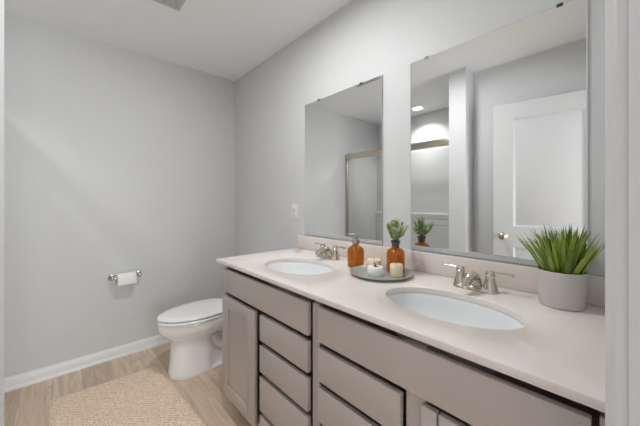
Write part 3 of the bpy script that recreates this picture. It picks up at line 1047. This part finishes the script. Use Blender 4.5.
random.seed(11)
sg = thing('greenery_sprigs', 'bunch of pale green leafy sprigs standing in the amber vase', 'greenery', (vx, vy, ZTR + 0.12))
for k in range(19):
    az = 2 * PI * k / 19 + random.uniform(-.2, .2)
    sp = random.uniform(0.030, 0.062) if k % 3 else random.uniform(0.004, 0.022)
    hgt = random.uniform(0.100, 0.126) - sp * 0.45
    r0 = min(0.009, sp)
    pts = catmull([(r0 * 0.3 * math.cos(az), r0 * 0.3 * math.sin(az), -0.02), (r0 * math.cos(az), r0 * math.sin(az), 0.028), (sp * 0.62 * math.cos(az), sp * 0.62 * math.sin(az), hgt * 0.62),
                   (sp * math.cos(az), sp * math.sin(az), hgt)], 6)
    bm = bmesh.new()
    add_tube(bm, pts, [0.0011] * len(pts), 6)
    st = obj('sprig', bm, M['stem'], sg, 40)
    bm = bmesh.new()
    for i, q in enumerate(pts):
        if q.z < 0.034:
            continue
        tdir = (pts[min(i + 1, len(pts) - 1)] - pts[i - 1]).normalized()
        for m_ in range(5):
            a = random.uniform(0, 2 * PI)
            side = Vector((math.cos(a), math.sin(a), 0))
            d = (tdir * 0.75 + side).normalized()
            leaf_blade(bm, q + tdir * random.uniform(-.003, .003), d, tdir, random.uniform(0.012, 0.022), random.uniform(0.0020, 0.0033))
    obj('leaves', bm, M['sprig'], st, None)

def candle(label, x, y, z, r, h, mat, wick='plain', group='pillar candles'):
    t = thing('pillar_candle', label, 'candle', (x, y, z), 0, group)
    bm = bmesh.new()
    add_lathe(bm, [(0.0, 0.0), (r - 0.002, 0.0), (r, 0.002), (r, h - 0.004), (r - 0.003, h), (r * 0.6, h - 0.001), (0.006, h - 0.0025), (0.0, h - 0.0025)], 40)
    obj('wax', bm, mat, t, 45)
    bm = bmesh.new()
    if wick == 'plain':
        add_tube(bm, [(0, 0, h - 0.004), (0.0005, 0, h + 0.003), (0.002, 0.001, h + 0.008)], 0.0011, 8)
    else:
        add_tube(bm, catmull([(0.000, -0.001, h - 0.004), (0.001, 0.001, h + 0.006), (-0.001, 0.004, h + 0.013), (0.001, 0.003, h + 0.019)], 3), [0.003, 0.003, 0.0026, 0.0035, 0.004, 0.003, 0.0026, 0.0024, 0.002, 0.0014], 8)
        add_tube(bm, catmull([(0.002, -0.014, h + 0.0018), (0.000, -0.004, h + 0.0032), (-0.002, 0.012, h + 0.002)], 3), 0.0022, 8)
    obj('wick', bm, M['bark'], t, 40)
candle('short white pillar candle with a dark twig wick, on the tray', 1.062, 0.784, ZTR, 0.0375, 0.036, M['wax_white'], 'twig')
candle('cream pillar candle in front of the amber vase', 1.112, 0.706, ZTR, 0.0288, 0.053, M['wax_cream'])
candle('cream pillar candle at the back of the tray, behind the white one', 1.142, 0.851, ZTR, 0.036, 0.048, M['wax_cream'])

# ---------------------------------------------------------------- potted grass
px_, py_ = 1.207, 0.150
pp = thing('potted_grass', 'spiky green grass plant in a round pale grey pot', 'potted plant', (px_, py_, CZ1 + 0.0003))
bm = bmesh.new()
add_lathe(bm, [(0.0, 0.0), (0.054, 0.0), (0.058, 0.003), (0.0595, 0.010), (0.0645, 0.112), (0.0645, 0.1145), (0.063, 0.116), (0.061, 0.1145), (0.0595, 0.100), (0.0, 0.100)], 64)
obj('pot', bm, M['pot'], pp, 40)
bm = bmesh.new()
add_lathe(bm, [(0.0, 0.1005), (0.059, 0.1005), (0.0592, 0.106), (0.03, 0.109), (0.0, 0.110)], 40)
obj('soil', bm, M['soil'], pp, 50)
random.seed(21)
bm = bmesh.new()
NB = 84
for k in range(NB):
    u = math.sqrt((k + 0.5) / NB)
    az = k * 2.399963 + random.uniform(-.25, .25)
    r0 = 0.050 * u
    lean = 0.05 + 0.62 * u ** 1.4 + random.uniform(-.12, .18)
    if math.cos(az) * 0.737 - math.sin(az) * 0.676 > 0.3:
        lean *= 0.8
    L = random.uniform(0.125, 0.178) * (1 - 0.12 * u)
    wd = random.uniform(0.0058, 0.0095)
    dirh = Vector((math.cos(az), math.sin(az), 0))
    side = Vector((-math.sin(az), math.cos(az), 0))
    tw = random.uniform(-.7, .7)
    side = (side * math.cos(tw) + Vector((0, 0, 1)).cross(side) * -math.sin(tw) * 0.6).normalized()
    p0 = dirh * r0 + Vector((0, 0, 0.104))
    prev = None
    S = 6
    q = p0.copy()
    ang = lean * 0.75
    for i in range(S + 1):
        uu = i / S
        wv = wd * (0.55 + 0.9 * uu) if uu < 0.4 else wd * 0.91 * (1 - ((uu - 0.4) / 0.6) ** 1.3)
        wv = max(wv, 0.00025)
        d = dirh * math.sin(ang) + Vector((0, 0, math.cos(ang)))
        nrm = d.cross(side)
        lim = 1.2935 - px_
        def cl(v):
            lx = lim if v.z > 0.099 + 0.002 else 1.283 - px_
            return Vector((min(v.x, lx - 0.002 * random.random()), max(v.y, 0.006 - py_), v.z))
        cur = [bm.verts.new(cl(q - side * wv)), bm.verts.new(cl(q + nrm * wv * 0.35)), bm.verts.new(cl(q + side * wv)), bm.verts.new(cl(q - nrm * wv * 0.12))]
        if prev:
            for m_ in range(4):
                n_ = (m_ + 1) % 4
                bm.faces.new((prev[m_], prev[n_], cur[n_], cur[m_]))
        prev = cur
        q = q + d * (L / S)
        ang += lean * 0.5 / S
obj('blades', bm, M['grass'], pp, None)
